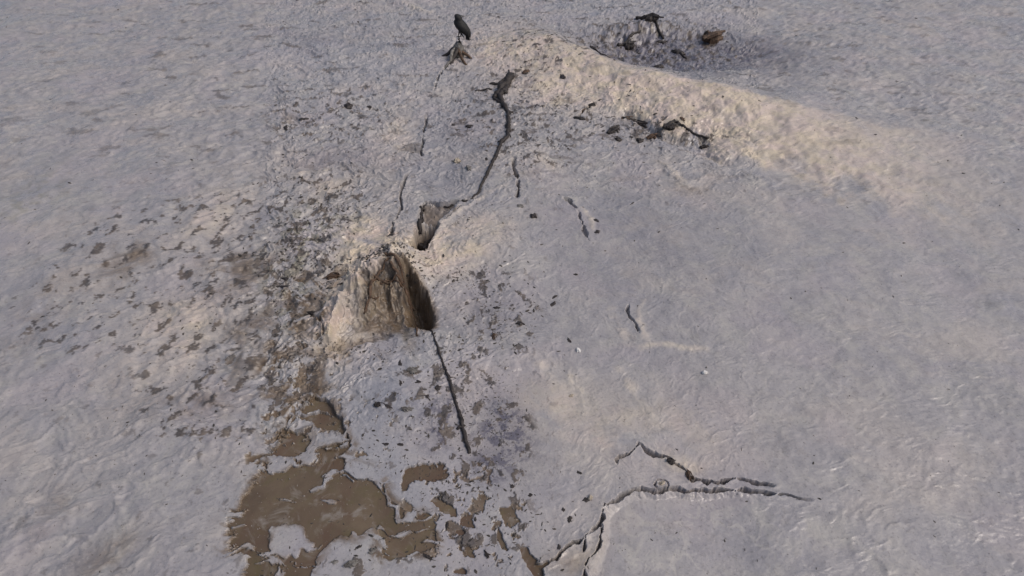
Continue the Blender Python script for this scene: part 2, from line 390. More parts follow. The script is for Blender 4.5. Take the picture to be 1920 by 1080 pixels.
    green = np.clip(0.9 * blob(xw, yw, 550, 470, 50, 95) + 0.7 * blob(xw, yw, 545, 580, 35, 40) + 0.4 * blob(x, y, 60, 370, 60, 60) + 0.4 * blob(xw, yw, 650, 430, 60, 60), 0, 1) * sstep(0.0, 0.3, fbm(xs, ys, 9, 220, 4))
    green = np.maximum(green, damp * sstep(0.0, 0.35, fbm(x, y, 3, 225, 3)) * 0.6)
    face = across * sstep(0.10, 0.16, ry - y + 0.03 * nb) * (1 - sstep(0.36, 0.5, ry - y)) * sstep(G(672, 560)[0], G(705, 560)[0], xs)
    green = np.maximum(green, 0.8 * face * sstep(-0.25, 0.2, fbm(xs * 9, y * 1.4, 3, 371, 3)))
    pink = np.clip(sstep(0.05, 0.45, fbm(xw, yw, 1.3, 230, 3)) * 0.8 + blob(x, y, 920, 90, 60, 45) + 0.6 * blob(x, y, 790, 505, 60, 22) + 0.8 * blob(xw, yw, 895, 735, 45, 30) + 0.5 * blob(x, y, 1000, 950, 120, 70) + 0.6 * blob(xw, yw, 880, 570, 60, 40), 0, 1)
    # dark organic scum with ragged outlines
    dens = np.clip(0.95 * blob(xw, yw, 560, 480, 60, 110) + 0.6 * blob(xw, yw, 430, 480, 110, 130) + 0.5 * blob(xw, yw, 420, 720, 110, 110) + 0.3 * blob(xw, yw, 200, 500, 140, 160) + 0.5 * blob(xw, yw, 620, 380, 80, 50) + 0.7 * blob(xw, yw, 840, 720, 90, 70) + 0.6 * blob(xw, yw, 940, 590, 60, 50) + 0.8 * blob(xw, yw, 890, 990, 90, 70) + 0.7 * blob(xw, yw, 850, 900, 60, 30)
                   + 1.1 * blob(xw, yw, 1200, 240, 80, 20) + 0.8 * blob(xw, yw, 1300, 255, 60, 10) + 0.7 * blob(xw, yw, 1098, 208, 24, 18) + 0.5 * blob(xw, yw, 960, 200, 90, 60) + 1.8 * blob(xw, yw, 1190, 80, 100, 28) + 1.2 * blob(xw, yw, 1215, 46, 50, 9) + 1.6 * blob(xw, yw, 1310, 72, 50, 24) + 0.5 * blob(xw, yw, 1000, 100, 80, 30) + 0.6 * blob(xw, yw, 730, 505, 50, 24) + 0.5 * blob(xw, yw, 1000, 280, 70, 50) + 0.7 * blob(xw, yw, 870, 525, 70, 14) + 0.7 * blob(xw, yw, 560, 690, 60, 90) + 0.5 * blob(xw, yw, 690, 1040, 60, 30) + 0.35 * blob(xw, yw, 640, 210, 140, 60), 0, 1)
    sn = fbm(xs, ys * 0.8, 11, 250, 5, 0.62)
    dens = np.clip(dens + 0.9 * np.clip(blob(xw, yw, 945, 810, 42, 62) + blob(xw, yw, 905, 872, 36, 28) + 0.9 * blob(xw, yw, 825, 800, 28, 40), 0, 1) * 0.8, 0, 1.15)
    scum = sstep(0.0, 0.10, sn - 0.40 + 0.30 * dens) * sstep(0.06, 0.2, dens)
    sn2 = fbm(xs * 0.45, ys, 5.5, 260, 5, 0.62)
    far_ = sstep(4.6, 6.0, y) * (1 - 0.7 * sides) * (1 - 0.6 * np.clip(tan, 0, 1))
    scum = np.maximum(scum, 0.75 * sstep(0.40, 0.56, sn2) * far_)
    mid_ = (1 - sstep(4.6, 6.0, y)) * (1 - 0.75 * soft)
    scum = np.maximum(scum, 0.6 * sstep(0.52, 0.64, sn) * mid_)
    crown = across * sstep(-0.07, 0.0, ry - y) * (1 - sstep(0.12, 0.2, ry - y + 0.05 * nb)) * sstep(G(676, 520)[0], G(700, 520)[0], xs)
    scum = np.maximum(scum, 1.0 * crown * sstep(-0.3, 0.0, fbm(xs, ys, 14, 381, 4, 0.62)))
    M['h'] = h + 0.0028 * scum
    M['A'] = np.stack([np.clip(tan, 0, 1), np.clip(brown, 0, 1), np.clip(blue, 0, 1), np.clip(cool, 0, 1)], -1)
    M['B'] = np.stack([np.clip(green, 0, 1), pink, np.clip(pale, 0, 1), np.clip(scum, 0, 1)], -1)
    M['mound'] = (across * (back * front > 0.08) * (y > ry - 0.40) * (y < ry + 0.45)) > 0.35
    M['bank'] = (left > 0.25) & (t > -0.02) & (t < 1.25) & (x < 7.0)
    M['plate'] = (pl > 0.0)
    return M

# ------------------------------------------------------------------ materials
def new_mat(name):
    m = bpy.data.materials.new(name)
    m.use_nodes = True
    nt = m.node_tree
    nt.nodes.clear()
    out = nt.nodes.new('ShaderNodeOutputMaterial')
    b = nt.nodes.new('ShaderNodeBsdfPrincipled')
    nt.links.new(b.outputs[0], out.inputs[0])
    return m, nt, b

def N(nt, kind, **kw):
    n = nt.nodes.new(kind)
    for k, v in kw.items():
        setattr(n, k, v)
    return n

def noise(nt, co, scale, detail=4, rough=0.55, dist=0.0):
    n = N(nt, 'ShaderNodeTexNoise')
    n.inputs['Scale'].default_value = scale
    n.inputs['Detail'].default_value = detail
    n.inputs['Roughness'].default_value = rough
    n.inputs['Distortion'].default_value = dist
    nt.links.new(co, n.inputs['Vector'])
    return n.outputs[0]

def rng(nt, v, a, b, c=0.0, d=1.0):
    n = N(nt, 'ShaderNodeMapRange')
    n.inputs[1].default_value = a; n.inputs[2].default_value = b
    n.inputs[3].default_value = c; n.inputs[4].default_value = d
    nt.links.new(v, n.inputs[0])
    return n.outputs[0]

def math_(nt, op, a, b):
    n = N(nt, 'ShaderNodeMath', operation=op)
    for i, q in enumerate((a, b)):
        if isinstance(q, (int, float)):
            n.inputs[i].default_value = q
        else:
            nt.links.new(q, n.inputs[i])
    return n.outputs[0]

def mix(nt, f, a, b, mode='MIX'):
    n = N(nt, 'ShaderNodeMix', data_type='RGBA', blend_type=mode)
    for i, q in ((0, f), (6, a), (7, b)):
        if isinstance(q, (int, float)):
            n.inputs[i].default_value = q
        elif isinstance(q, tuple):
            n.inputs[i].default_value = (*q, 1)
        else:
            nt.links.new(q, n.inputs[i])
    return n.outputs[2]

def mud_material():
    m, nt, b = new_mat('silty_mud')
    geo = N(nt, 'ShaderNodeNewGeometry')
    co = geo.outputs['Position']
    A = N(nt, 'ShaderNodeAttribute', attribute_name='soil_a')
    B = N(nt, 'ShaderNodeAttribute', attribute_name='soil_b')
    sa = N(nt, 'ShaderNodeSeparateColor'); nt.links.new(A.outputs['Color'], sa.inputs[0])
    sb = N(nt, 'ShaderNodeSeparateColor'); nt.links.new(B.outputs['Color'], sb.inputs[0])
    tan, brown, blue = sa.outputs[0], sa.outputs[1], sa.outputs[2]
    cool = A.outputs['Alpha']
    scum = B.outputs['Alpha']
    green, pink, pale = sb.outputs[0], sb.outputs[1], sb.outputs[2]
    n1 = noise(nt, co, 1.7, 5); n2 = noise(nt, co, 9, 6, 0.6); n3 = noise(nt, co, 60, 5, 0.65); n4 = noise(nt, co, 4.1, 5, 0.6, 0.6)
    c = mix(nt, rng(nt, n1, 0.35, 0.65), (0.282, 0.274, 0.292), (0.325, 0.311, 0.316))
    c = mix(nt, rng(nt, n4, 0.48, 0.64, 0, 0.6), c, (0.36, 0.345, 0.325))
    c = mix(nt, rng(nt, n2, 0.46, 0.66, 0, 0.55), c, (0.215, 0.21, 0.225))
    c = mix(nt, math_(nt, 'MULTIPLY', pink, 0.45), c, (0.35, 0.315, 0.335))
    c = mix(nt, math_(nt, 'MULTIPLY', cool, 0.7), c, (0.285, 0.295, 0.335))
    tf = math_(nt, 'MULTIPLY', tan, rng(nt, n2, 0.25, 0.55, 0.8, 1.0))
    tcol = mix(nt, rng(nt, n4, 0.42, 0.6), (0.53, 0.455, 0.35), (0.53, 0.44, 0.39))
    c = mix(nt, tf, c, tcol)
    c = mix(nt, math_(nt, 'MULTIPLY', pale, 0.45), c, (0.50, 0.47, 0.42))
    c = mix(nt, math_(nt, 'MULTIPLY', blue, 0.95), c, (0.105, 0.10, 0.13))
    c = mix(nt, math_(nt, 'MULTIPLY', green, 0.75), c, (0.17, 0.16, 0.095))
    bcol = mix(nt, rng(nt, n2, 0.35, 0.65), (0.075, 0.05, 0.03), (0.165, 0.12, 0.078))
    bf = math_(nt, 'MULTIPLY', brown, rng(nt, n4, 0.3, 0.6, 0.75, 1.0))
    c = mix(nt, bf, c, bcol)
    c = mix(nt, math_(nt, 'MULTIPLY', scum, 0.88), c, mix(nt, rng(nt, n2, 0.4, 0.6), (0.045, 0.038, 0.036), (0.10, 0.078, 0.06)))
    # grit: fine dark and light grains
    c = mix(nt, rng(nt, n3, 0.56, 0.68, 0, 0.5), c, (0.12, 0.115, 0.115))
    c = mix(nt, rng(nt, n3, 0.42, 0.32, 0, 0.3), c, (0.5, 0.48, 0.46))
    nt.links.new(c, b.inputs['Base Color'])
    ro = rng(nt, noise(nt, co, 2.2, 6, 0.62, 0.8), 0.42, 0.58, 0.22, 0.66)
    ro2 = mix(nt, brown, ro, (0.42, 0.42, 0.42))
    nt.links.new(ro2, b.inputs['Roughness'])
    b.inputs['Specular IOR Level'].default_value = 0.5
    hgt = math_(nt, 'ADD', math_(nt, 'MULTIPLY', n3, 0.004), math_(nt, 'MULTIPLY', noise(nt, co, 24, 5, 0.6), 0.012))
    bp = N(nt, 'ShaderNodeBump')
    bp.inputs['Strength'].default_value = 0.35
    bp.inputs['Distance'].default_value = 1.0
    nt.links.new(hgt, bp.inputs['Height'])
    nt.links.new(bp.outputs[0], b.inputs['Normal'])
    return m

def simple_mat(name, c1, c2, scale, rough=0.8, bump=0.002, bscale=80, stretch=None):
    m, nt, b = new_mat(name)
    tc = N(nt, 'ShaderNodeTexCoord')
    co = tc.outputs['Object']
    if stretch:
        mp = N(nt, 'ShaderNodeMapping'); mp.inputs['Scale'].default_value = stretch
        nt.links.new(co, mp.inputs[0]); co = mp.outputs[0]
    n1 = noise(nt, co, scale, 5, 0.6)
    nt.links.new(mix(nt, rng(nt, n1, 0.35, 0.65), c1, c2), b.inputs['Base Color'])
    b.inputs['Roughness'].default_value = rough
    bp = N(nt, 'ShaderNodeBump'); bp.inputs['Distance'].default_value = bump
    nt.links.new(noise(nt, co, bscale, 4), bp.inputs['Height'])
    nt.links.new(bp.outputs[0], b.inputs['Normal'])
    return m

MUD = mud_material()
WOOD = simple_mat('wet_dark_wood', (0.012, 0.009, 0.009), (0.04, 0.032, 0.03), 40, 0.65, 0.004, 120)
BARK = simple_mat('brown_root_bark', (0.035, 0.02, 0.012), (0.11, 0.065, 0.04), 35, 0.7, 0.004, 120)
GREYWOOD = simple_mat('weathered_grey_wood', (0.07, 0.065, 0.06), (0.20, 0.19, 0.18), 30, 0.8, 0.004, 90)
LITTER = simple_mat('plant_litter', (0.02, 0.018, 0.017), (0.07, 0.06, 0.05), 25, 0.8)
STONE = simple_mat('pale_stone', (0.62, 0.60, 0.57), (0.78, 0.76, 0.73), 60, 0.5)
CLOD = simple_mat('tan_clod', (0.30, 0.26, 0.20), (0.42, 0.37, 0.31), 40, 0.9, 0.004, 60)
PLUM = simple_mat('black_plumage', (0.004, 0.004, 0.005), (0.010, 0.010, 0.012), 30, 0.7, 0.004, 90)
BEAK = simple_mat('horn_beak', (0.02, 0.02, 0.02), (0.04, 0.038, 0.035), 60, 0.4)

# ------------------------------------------------------------------ the mud flat: one sheet, finer near by, out to the horizon
def rows():
    a_in = np.linspace(R(69), R(16.2), 900)
    a_near = np.linspace(R(88), R(69), 40)[:-1]
    a_far = R(16.2) * (0.0045 / R(16.2)) ** (np.linspace(0, 1, 130)[1:])
    yy = CAM_H / np.tan(np.r_[a_near, a_in, a_far])
    back = -np.r_[600.0, 150, 60, 25, 12, 6, 3, 1.5, 0.7, 0.3]
    return np.r_[back, yy]

def cols():
    a = np.linspace(-0.40, 0.40, 720)
    b = 0.40 + np.linspace(0, 1, 170)[1:] * 0.50
    c = 0.90 * (4.5 / 0.90) ** (np.linspace(0, 1, 24)[1:])
    return np.r_[-c[::-1], -b[::-1], a, b, c]

Y = rows(); S = cols()
depth = np.maximum(Y, 0.0) * CD + CAM_H * SD
depth[:10] = np.maximum(depth[:10], np.abs(Y[:10]) * 1.0)
XX = np.outer(depth, S)
YY = np.repeat(Y[:, None], len(S), 1)
nr, nc = XX.shape
from concurrent.futures import ThreadPoolExecutor
_xr, _yr = XX.ravel(), YY.ravel()
_cut = np.linspace(0, len(_xr), 25).astype(int)
with ThreadPoolExecutor(4) as ex:
    _parts = list(ex.map(lambda k: survey(_xr[_cut[k]:_cut[k + 1]].copy(), _yr[_cut[k]:_cut[k + 1]].copy()), range(24)))
surv = {k: np.concatenate([p[k] for p in _parts]) for k in _parts[0]}
Z = surv['h']
co = np.stack([XX.ravel(), YY.ravel(), Z], -1)
idx = np.arange(nr * nc).reshape(nr, nc)
quads = np.stack([idx[:-1, :-1], idx[:-1, 1:], idx[1:, 1:], idx[1:, :-1]], -1).reshape(-1, 4)
lab = np.zeros(nr * nc, np.int8)
lab[surv['bank']] = 2
lab[surv['mound']] = 1
lab[surv['plate']] = 3
flab = lab[quads[:, 0]]
# smooth normals of the whole sheet, so that the pieces meet without a seam
P3 = co.reshape(nr, nc, 3)
gu = np.gradient(P3, axis=1); gv = np.gradient(P3, axis=0)
NRM = np.cross(gu, gv); NRM /= np.linalg.norm(NRM, axis=-1, keepdims=True) + 1e-12
NRM = NRM.reshape(-1, 3)

def sheet(name, mask, material):
    f = quads[mask]
    used, inv = np.unique(f, return_inverse=True)
    inv = inv.reshape(-1, 4)
    me = bpy.data.meshes.new(name)
    me.vertices.add(len(used)); me.vertices.foreach_set('co', co[used].astype(np.float32).ravel())
    me.loops.add(inv.size); me.loops.foreach_set('vertex_index', inv.astype(np.int32).ravel())
    me.polygons.add(len(inv))
    me.polygons.foreach_set('loop_start', np.arange(0, inv.size, 4, dtype=np.int32))
    me.polygons.foreach_set('loop_total', np.full(len(inv), 4, np.int32))
    me.update(calc_edges=True)
    me.polygons.foreach_set('use_smooth', np.ones(len(inv), bool))
    for nm, key in (('soil_a', 'A'), ('soil_b', 'B')):
        at = me.attributes.new(nm, 'FLOAT_COLOR', 'POINT')
        at.data.foreach_set('color', surv[key][used].astype(np.float32).ravel())
    me.normals_split_custom_set_from_vertices(NRM[used].astype(np.float32))
    me.materials.append(material)
    o = bpy.data.objects.new(name, me)
    COL.objects.link(o)
    return o

def tag(o, label=None, cat=None, group=None, kind=None):
    for k, v in (('label', label), ('category', cat), ('group', group), ('kind', kind)):
        if v:
            o[k] = v
    return o

tag(sheet('mud_flat', flab == 0, MUD), 'pale lavender grey mud flat with a cracked crust and scattered litter', 'mud', kind='structure')
tag(sheet('mud_mound', flab == 1, MUD), 'tan mud mound with a washed-out brown hollow in its face', 'mound', kind='structure')
tag(sheet('mud_bank', flab == 2, MUD), 'broad pale tan mud bank at the upper right', 'bank', kind='structure')
tag(sheet('mud_sheet', flab == 3, MUD), 'smooth grey mud sheet below the crack at the lower right', 'mud', kind='structure')

def heights(pts):
    """height of the built sheet under the given points"""
    pts = np.asarray(pts, float)
    x, y = pts[:, 0], pts[:, 1]
    r_ = np.interp(y, Y, np.arange(nr)); r0 = np.clip(r_.astype(int), 0, nr - 2); fr = r_ - r0
    c_ = np.interp(x / (np.maximum(y, 0) * CD + CAM_H * SD), S, np.arange(nc)); c0 = np.clip(c_.astype(int), 0, nc - 2); fc = c_ - c0
    zz = Z.reshape(nr, nc)
    return (zz[r0, c0] * (1 - fc) + zz[r0, c0 + 1] * fc) * (1 - fr) + (zz[r0 + 1, c0] * (1 - fc) + zz[r0 + 1, c0 + 1] * fc) * fr

def height(x, y):
    return float(heights([(x, y)])[0])

# muddy water standing in the basin
def make_water():
    m, nt, b = new_mat('muddy_water')
    geo = N(nt, 'ShaderNodeNewGeometry'); cw = geo.outputs['Position']
    n1 = noise(nt, cw, 2.3, 5, 0.6, 0.8); n2 = noise(nt, cw, 8, 5, 0.6, 0.5)
    c = mix(nt, rng(nt, n1, 0.35, 0.65), (0.10, 0.075, 0.055), (0.15, 0.115, 0.08))
    c = mix(nt, rng(nt, n2, 0.5, 0.7, 0, 0.6), c, (0.105, 0.09, 0.045))
    n3 = noise(nt, cw, 5, 7, 0.65, 1.6)
    c = mix(nt, rng(nt, noise(nt, cw, 3.1, 6, 0.6, 1.2), 0.46, 0.62, 0, 0.7), c, (0.105, 0.068, 0.05))
    c = mix(nt, rng(nt, n3, 0.54, 0.70, 0, 0.6), c, (0.27, 0.25, 0.23))
    c = mix(nt, rng(nt, noise(nt, cw, 55, 4, 0.6, 0.3), 0.66, 0.72, 0, 0.8), c, (0.36, 0.34, 0.31))
    nt.links.new(c, b.inputs['Base Color'])
    b.inputs['Roughness'].default_value = 0.1
    b.inputs['IOR'].default_value = 1.33
    bp = N(nt, 'ShaderNodeBump'); bp.inputs['Distance'].default_value = 0.01; bp.inputs['Strength'].default_value = 0.35
    nt.links.new(noise(nt, cw, 14, 3), bp.inputs['Height'])
    nt.links.new(bp.outputs[0], b.inputs['Normal'])
    c0 = WRECT
    me = bpy.data.meshes.new('water')
    n = 24
    vv = []
    for i in range(n + 1):
        for j in range(n + 1):
            s, t_ = i / n, j / n
            p = (c0[0] * (1 - s) + c0[1] * s) * (1 - t_) + (c0[3] * (1 - s) + c0[2] * s) * t_
            vv.append((p[0], p[1], WATER_Z))
    ff = [(i * (n + 1) + j, i * (n + 1) + j + 1, (i + 1) * (n + 1) + j + 1, (i + 1) * (n + 1) + j) for i in range(n) for j in range(n)]
    me.from_pydata(vv, [], [f[::-1] for f in ff])
    me.update()
    me.materials.append(m)
    o = bpy.data.objects.new('water', me)
    COL.objects.link(o)
    if me.polygons[0].normal.z < 0:
        me.flip_normals()
    return tag(o, 'shallow brown muddy water between islands of grey crust', 'water', kind='structure')
make_water()

# ------------------------------------------------------------------ builders for loose things
def mesh_obj(name, verts, faces, mat, parent=None, smooth=True):
    me = bpy.data.meshes.new(name)
    me.from_pydata([tuple(map(float, v)) for v in verts], [], faces)
    me.update()
    if smooth:
        me.polygons.foreach_set('use_smooth', [True] * len(me.polygons))
    me.materials.append(mat)
    o = bpy.data.objects.new(name, me)
    COL.objects.link(o)
    if parent:
        o.parent = parent
    return o

def tube_geo(path, radii, seed=0, sides=8, rough=0.18, flatten=1.0):
    rnd = random.Random(seed)
    path = [Vector(p) for p in path]
    V, F = [], []
    n = len(path)
    for i, p in enumerate(path):
        d = (path[min(i + 1, n - 1)] - path[max(i - 1, 0)]).normalized()
        a = d.cross(Vector((0, 0, 1)))
        if a.length < 1e-3:
            a = Vector((1, 0, 0))
        a.normalize()
        b = a.cross(d).normalized()
        for k in range(sides):
            th = 2 * math.pi * k / sides
            rr = radii[i] * (1 + rnd.uniform(-rough, rough))
            V.append(p + a * math.cos(th) * rr + b * math.sin(th) * rr * flatten)
    for i in range(n - 1):
        for k in range(sides):
            k2 = (k + 1) % sides
            F.append((i * sides + k, i * sides + k2, (i + 1) * sides + k2, (i + 1) * sides + k))
    F.append(tuple(range(sides))[::-1])
    F.append(tuple((n - 1) * sides + k for k in range(sides)))
    return V, F

def resample(pts, step):
    out = [Vector(pts[0])]
    for a, b in zip(pts[:-1], pts[1:]):
        a, b = Vector(a), Vector(b)
        k = max(1, int((b - a).length / step))
        for i in range(1, k + 1):
            out.append(a.lerp(b, i / k))
    return out

def merge(geos):
    V, F = [], []
    for v, f in geos:
        o = len(V); V += list(v); F += [tuple(i + o for i in q) for q in f]
    return V, F

def ground_path(px, jitter=0.004, step=0.03, lift=0.0, seed=0):
    """a path that lies on the mud through surveyed points"""
    rnd = random.Random(seed)
    g = [(x, y, 0) for x, y in P(px)]
    g = resample(g, step)
    hs = heights([(p.x, p.y) for p in g])
    hs = np.maximum(hs, np.convolve(np.pad(hs, 2, mode='edge'), np.ones(5) / 5, 'valid'))
    return [Vector((p.x + rnd.uniform(-jitter, jitter), p.y + rnd.uniform(-jitter, jitter), h + lift)) for p, h in zip(g, hs)]

def stick(name, px, w0, w1, label, cat, group=None, mat=WOOD, seed=1, lift=0.3, twigs=(), prof=None):
    """w0/w1 thickness at the ends in photograph pixels; twigs: extra px paths with widths"""
    mp = mpp(np.mean([q[1] for q in px]))
    path = ground_path(px, 0.003, max(0.012, 4 * mp), 0, seed)
    n = len(path)
    rnd = random.Random(seed)
    rad = []
    for i in range(n):
        t = i / max(1, n - 1)
        w = (w0 * (1 - t) + w1 * t) if prof is None else np.interp(t, prof[0], prof[1])
        rad.append(max(0.0025, w * mp * 0.5 * rnd.uniform(0.8, 1.2)))
    path = [p + Vector((0, 0, r * lift)) for p, r in zip(path, rad)]
    base = path[0].copy()
    root = bpy.data.objects.new(name, None)
    V, F = tube_geo([p - base for p in path], rad, seed)
    if not twigs:
        o = mesh_obj(name, V, F, mat)
        bpy.data.objects.remove(root)
        o.location = base
        return tag(o, label, cat, group)
    COL.objects.link(root)
    root.location = base
    root.empty_display_size = 0.05
    mesh_obj('stem', V, F, mat, root)
    for k, (nm, q, a, c) in enumerate(twigs):
        pp = ground_path(q, 0.003, max(0.012, 4 * mp), 0, seed + 7 * k + 3)
        m_ = len(pp)
        rr = [max(0.002, (a * (1 - i / max(1, m_ - 1)) + c * i / max(1, m_ - 1)) * mp * 0.5 * rnd.uniform(0.75, 1.25)) for i in range(m_)]
        V, F = tube_geo([p + Vector((0, 0, r * 0.4)) - base for p, r in zip(pp, rr)], rr, seed + k)
        mesh_obj(nm, V, F, mat, root)
    return tag(root, label, cat, group)

def ragged(rnd, L, W, T, cx=0.0, cy=0.0, cz=0.0, rot=0.0):
    """torn flake: uneven outline, domed top"""
    n = 13
    V, F = [], []
    c, q = math.cos(rot), math.sin(rot)
    tilt = rnd.uniform(-0.3, 0.3)
    rr = [rnd.uniform(0.5, 1.15) for _ in range(n)]
    for lv, (k, z) in enumerate(((0.9, -0.5), (1.0, 0.1), (0.62, 0.5))):
        for i in range(n):
            a = 2 * math.pi * i / n
            px = math.cos(a) * L * rr[i] * k; py = math.sin(a) * W * rr[i] * k
            V.append((cx + px * c - py * q, cy + px * q + py * c, cz + T * (z + rnd.uniform(-0.15, 0.15)) + tilt * px * 0.4))
    for lv in range(2):
        for i in range(n):
            j = (i + 1) % n
            F.append((lv * n + i, lv * n + j, (lv + 1) * n + j, (lv + 1) * n + i))
    F.append(tuple(range(n - 1, -1, -1))); F.append(tuple(2 * n + i for i in range(n)))
    return V, F

def chunk(name, u, v, w, hgt, label, cat, group=None, mat=WOOD, seed=0, rot=0.0, thick=0.3, sink=0.3, lumpy=False):
    """torn piece of bark or wood, w x hgt in photograph pixels as it lies"""
    rnd = random.Random(seed * 31 + 5)
    x, y = G(u, v)
    mp = mpp(v)
    L, W = w * mp * 0.5, hgt * mp * 0.5 / max(0.3, (CAM_H / math.hypot(CAM_H, y)) ** 0.6)
    T = min(L, W) * thick * 2
    geos = [ragged(rnd, L * 1.05, W, T)]
    if lumpy:
        geos = [ragged(rnd, L * 0.8, W * 0.7, T)]
        for k in range(4):
            a = rnd.uniform(-1, 1)
            geos.append(ragged(rnd, L * rnd.uniform(0.25, 0.5), W * rnd.uniform(0.25, 0.55), T * rnd.uniform(0.5, 0.9), a * L * 0.75, rnd.uniform(-0.6, 0.6) * W, T * rnd.uniform(0, 0.3), rnd.uniform(-0.8, 0.8)))
        for k in range(2):
            a = rnd.uniform(-0.5, 0.5)
            p0 = Vector((-L * rnd.uniform(0.5, 1.1), rnd.uniform(-0.6, 0.6) * W, T * 0.2)); p1 = Vector((L * rnd.uniform(0.5, 1.15), rnd.uniform(-0.7, 0.7) * W, T * 0.5))
            pm = (p0 + p1) / 2 + Vector((0, rnd.uniform(-.3, .3) * W, T * 0.3))
            geos.append(tube_geo([p0, pm, p1], [T * 0.16, T * 0.2, T * 0.1], k, 6, 0.2))
    V, F = merge(geos)
    o = mesh_obj(name, V, F, mat, smooth=False)
    o.location = (x, y, height(x, y) + T * (0.5 - sink))
    o.rotation_euler = (rnd.uniform(-0.1, 0.1), rnd.uniform(-0.1, 0.1), rot)
    return tag(o, label, cat, group)

# ------------------------------------------------------------------ the long stick below the mound
stick('driftwood_stick', [(804, 606), (812, 632), (822, 660), (832, 688), (842, 714), (850, 742), (858, 768), (866, 792), (870, 816), (875, 834), (881, 853)],
      3, 8, 'long thin dark stick slanting down from the mound hollow over the grey silt', 'stick', seed=4, lift=0.5,
      prof=([0, 0.3, 0.5, 0.72, 0.78, 0.84, 0.9, 1.0], [3.2, 4, 5.5, 5.5, 9, 7, 9, 4.5]),
      twigs=[('knot', [(870, 806), (862, 803), (858, 808)], 9, 4), ('twig', [(872, 818), (866, 830)], 5, 2), ('twig', [(840, 712), (850, 712)], 4, 2.5)])
# the dark branch with a gnarled root end
stick('dead_branch', [(946, 168), (936, 182), (944, 198), (952, 212), (954, 236), (952, 262), (940, 272), (932, 292), (920, 318), (908, 340), (896, 362), (872, 380)],
      9, 4, 'long dark dead branch with a gnarled black root end, above the mound', 'branch', seed=9, lift=0.6,
      prof=([0, 0.12, 0.25, 0.45, 0.55, 0.8, 1], [12, 11, 7, 8, 7, 5.5, 3]),
      twigs=[('root_knot', [(957, 144), (952, 156), (940, 168), (926, 184)], 19, 11), ('root', [(918, 156), (934, 158), (952, 150)], 6, 13), ('root', [(926, 186), (934, 192), (944, 196)], 6, 8),
             ('root', [(954, 132), (956, 150), (946, 176)], 4, 12), ('root', [(890, 168), (905, 166), (922, 166)], 2.5, 4),
             ('twig', [(952, 214), (962, 212)], 5, 2.5), ('twig', [(952, 262), (934, 270)], 6, 3), ('twig', [(948, 238), (958, 262)], 4, 2)])

stick('shade_strip', [(806, 377), (797, 376), (790, 384), (788, 400), (789, 416), (786, 428)], 5, 8, 'dark strip added as shade along the left edge of the sagged mud plate', 'root', seed=81, lift=0.7)  # added dark tube, stands in for the shade under the plate's left edge
stick('shade_strip', [(872, 379), (856, 377), (838, 381), (820, 378)], 5, 3, 'thin dark strip added as shade along the top edge of the sagged mud plate', 'root', seed=82, lift=0.6)  # added dark tube for the shade along the plate's top edge
chunk('shade_lump', 799, 440, 34, 34, 'black lump added as shade in the hole above the mound', 'shade filler', None, WOOD, 83, 0.9, 0.55, -0.15, True)  # added black lump, fills the hole with the darkness of its shade
chunk('shade_lump', 788, 456, 15, 18, 'smaller black lump added as shade at the lower lip of the hole above the mound', 'shade filler', None, WOOD, 84, 0.6, 0.5, 0.1, True)  # second added lump, carries the hole's shade to its lower lip
# drift behind the bank
for _i, (_px, _a, _b, _lb) in enumerate([
        ([(1192, 36), (1206, 38), (1222, 42), (1236, 54), (1246, 62)], 7, 4, 'long crooked dark branch lying highest behind the tan bank'),
        ([(1108, 78), (1124, 86), (1142, 92), (1160, 100), (1178, 107), (1196, 110)], 4, 3, 'dark branch along the back foot of the tan bank'),
        ([(1160, 70), (1176, 64), (1190, 58), (1200, 56)], 6, 4, 'short dark branch in the trough below the crooked branch'),
        ([(1262, 80), (1276, 84), (1290, 92)], 5, 3, 'short dark branch in the right part of the trough'),
        ([(1246, 238), (1262, 232), (1280, 240), (1304, 250), (1330, 256)], 5, 4, 'dark branch along the right foot of the tan bank'),
        ([(1170, 222), (1186, 216), (1200, 222), (1214, 230)], 6, 4, 'dark arched branch in the wood line under the bank'),
        ([(1140, 250), (1146, 242), (1160, 238)], 7, 4, 'stubby dark branch at the left end of the wood line')]):
    stick('driftwood_branch', _px, _a, _b, _lb, 'branch', 'drift branches by the bank', seed=60 + _i, lift=0.6)

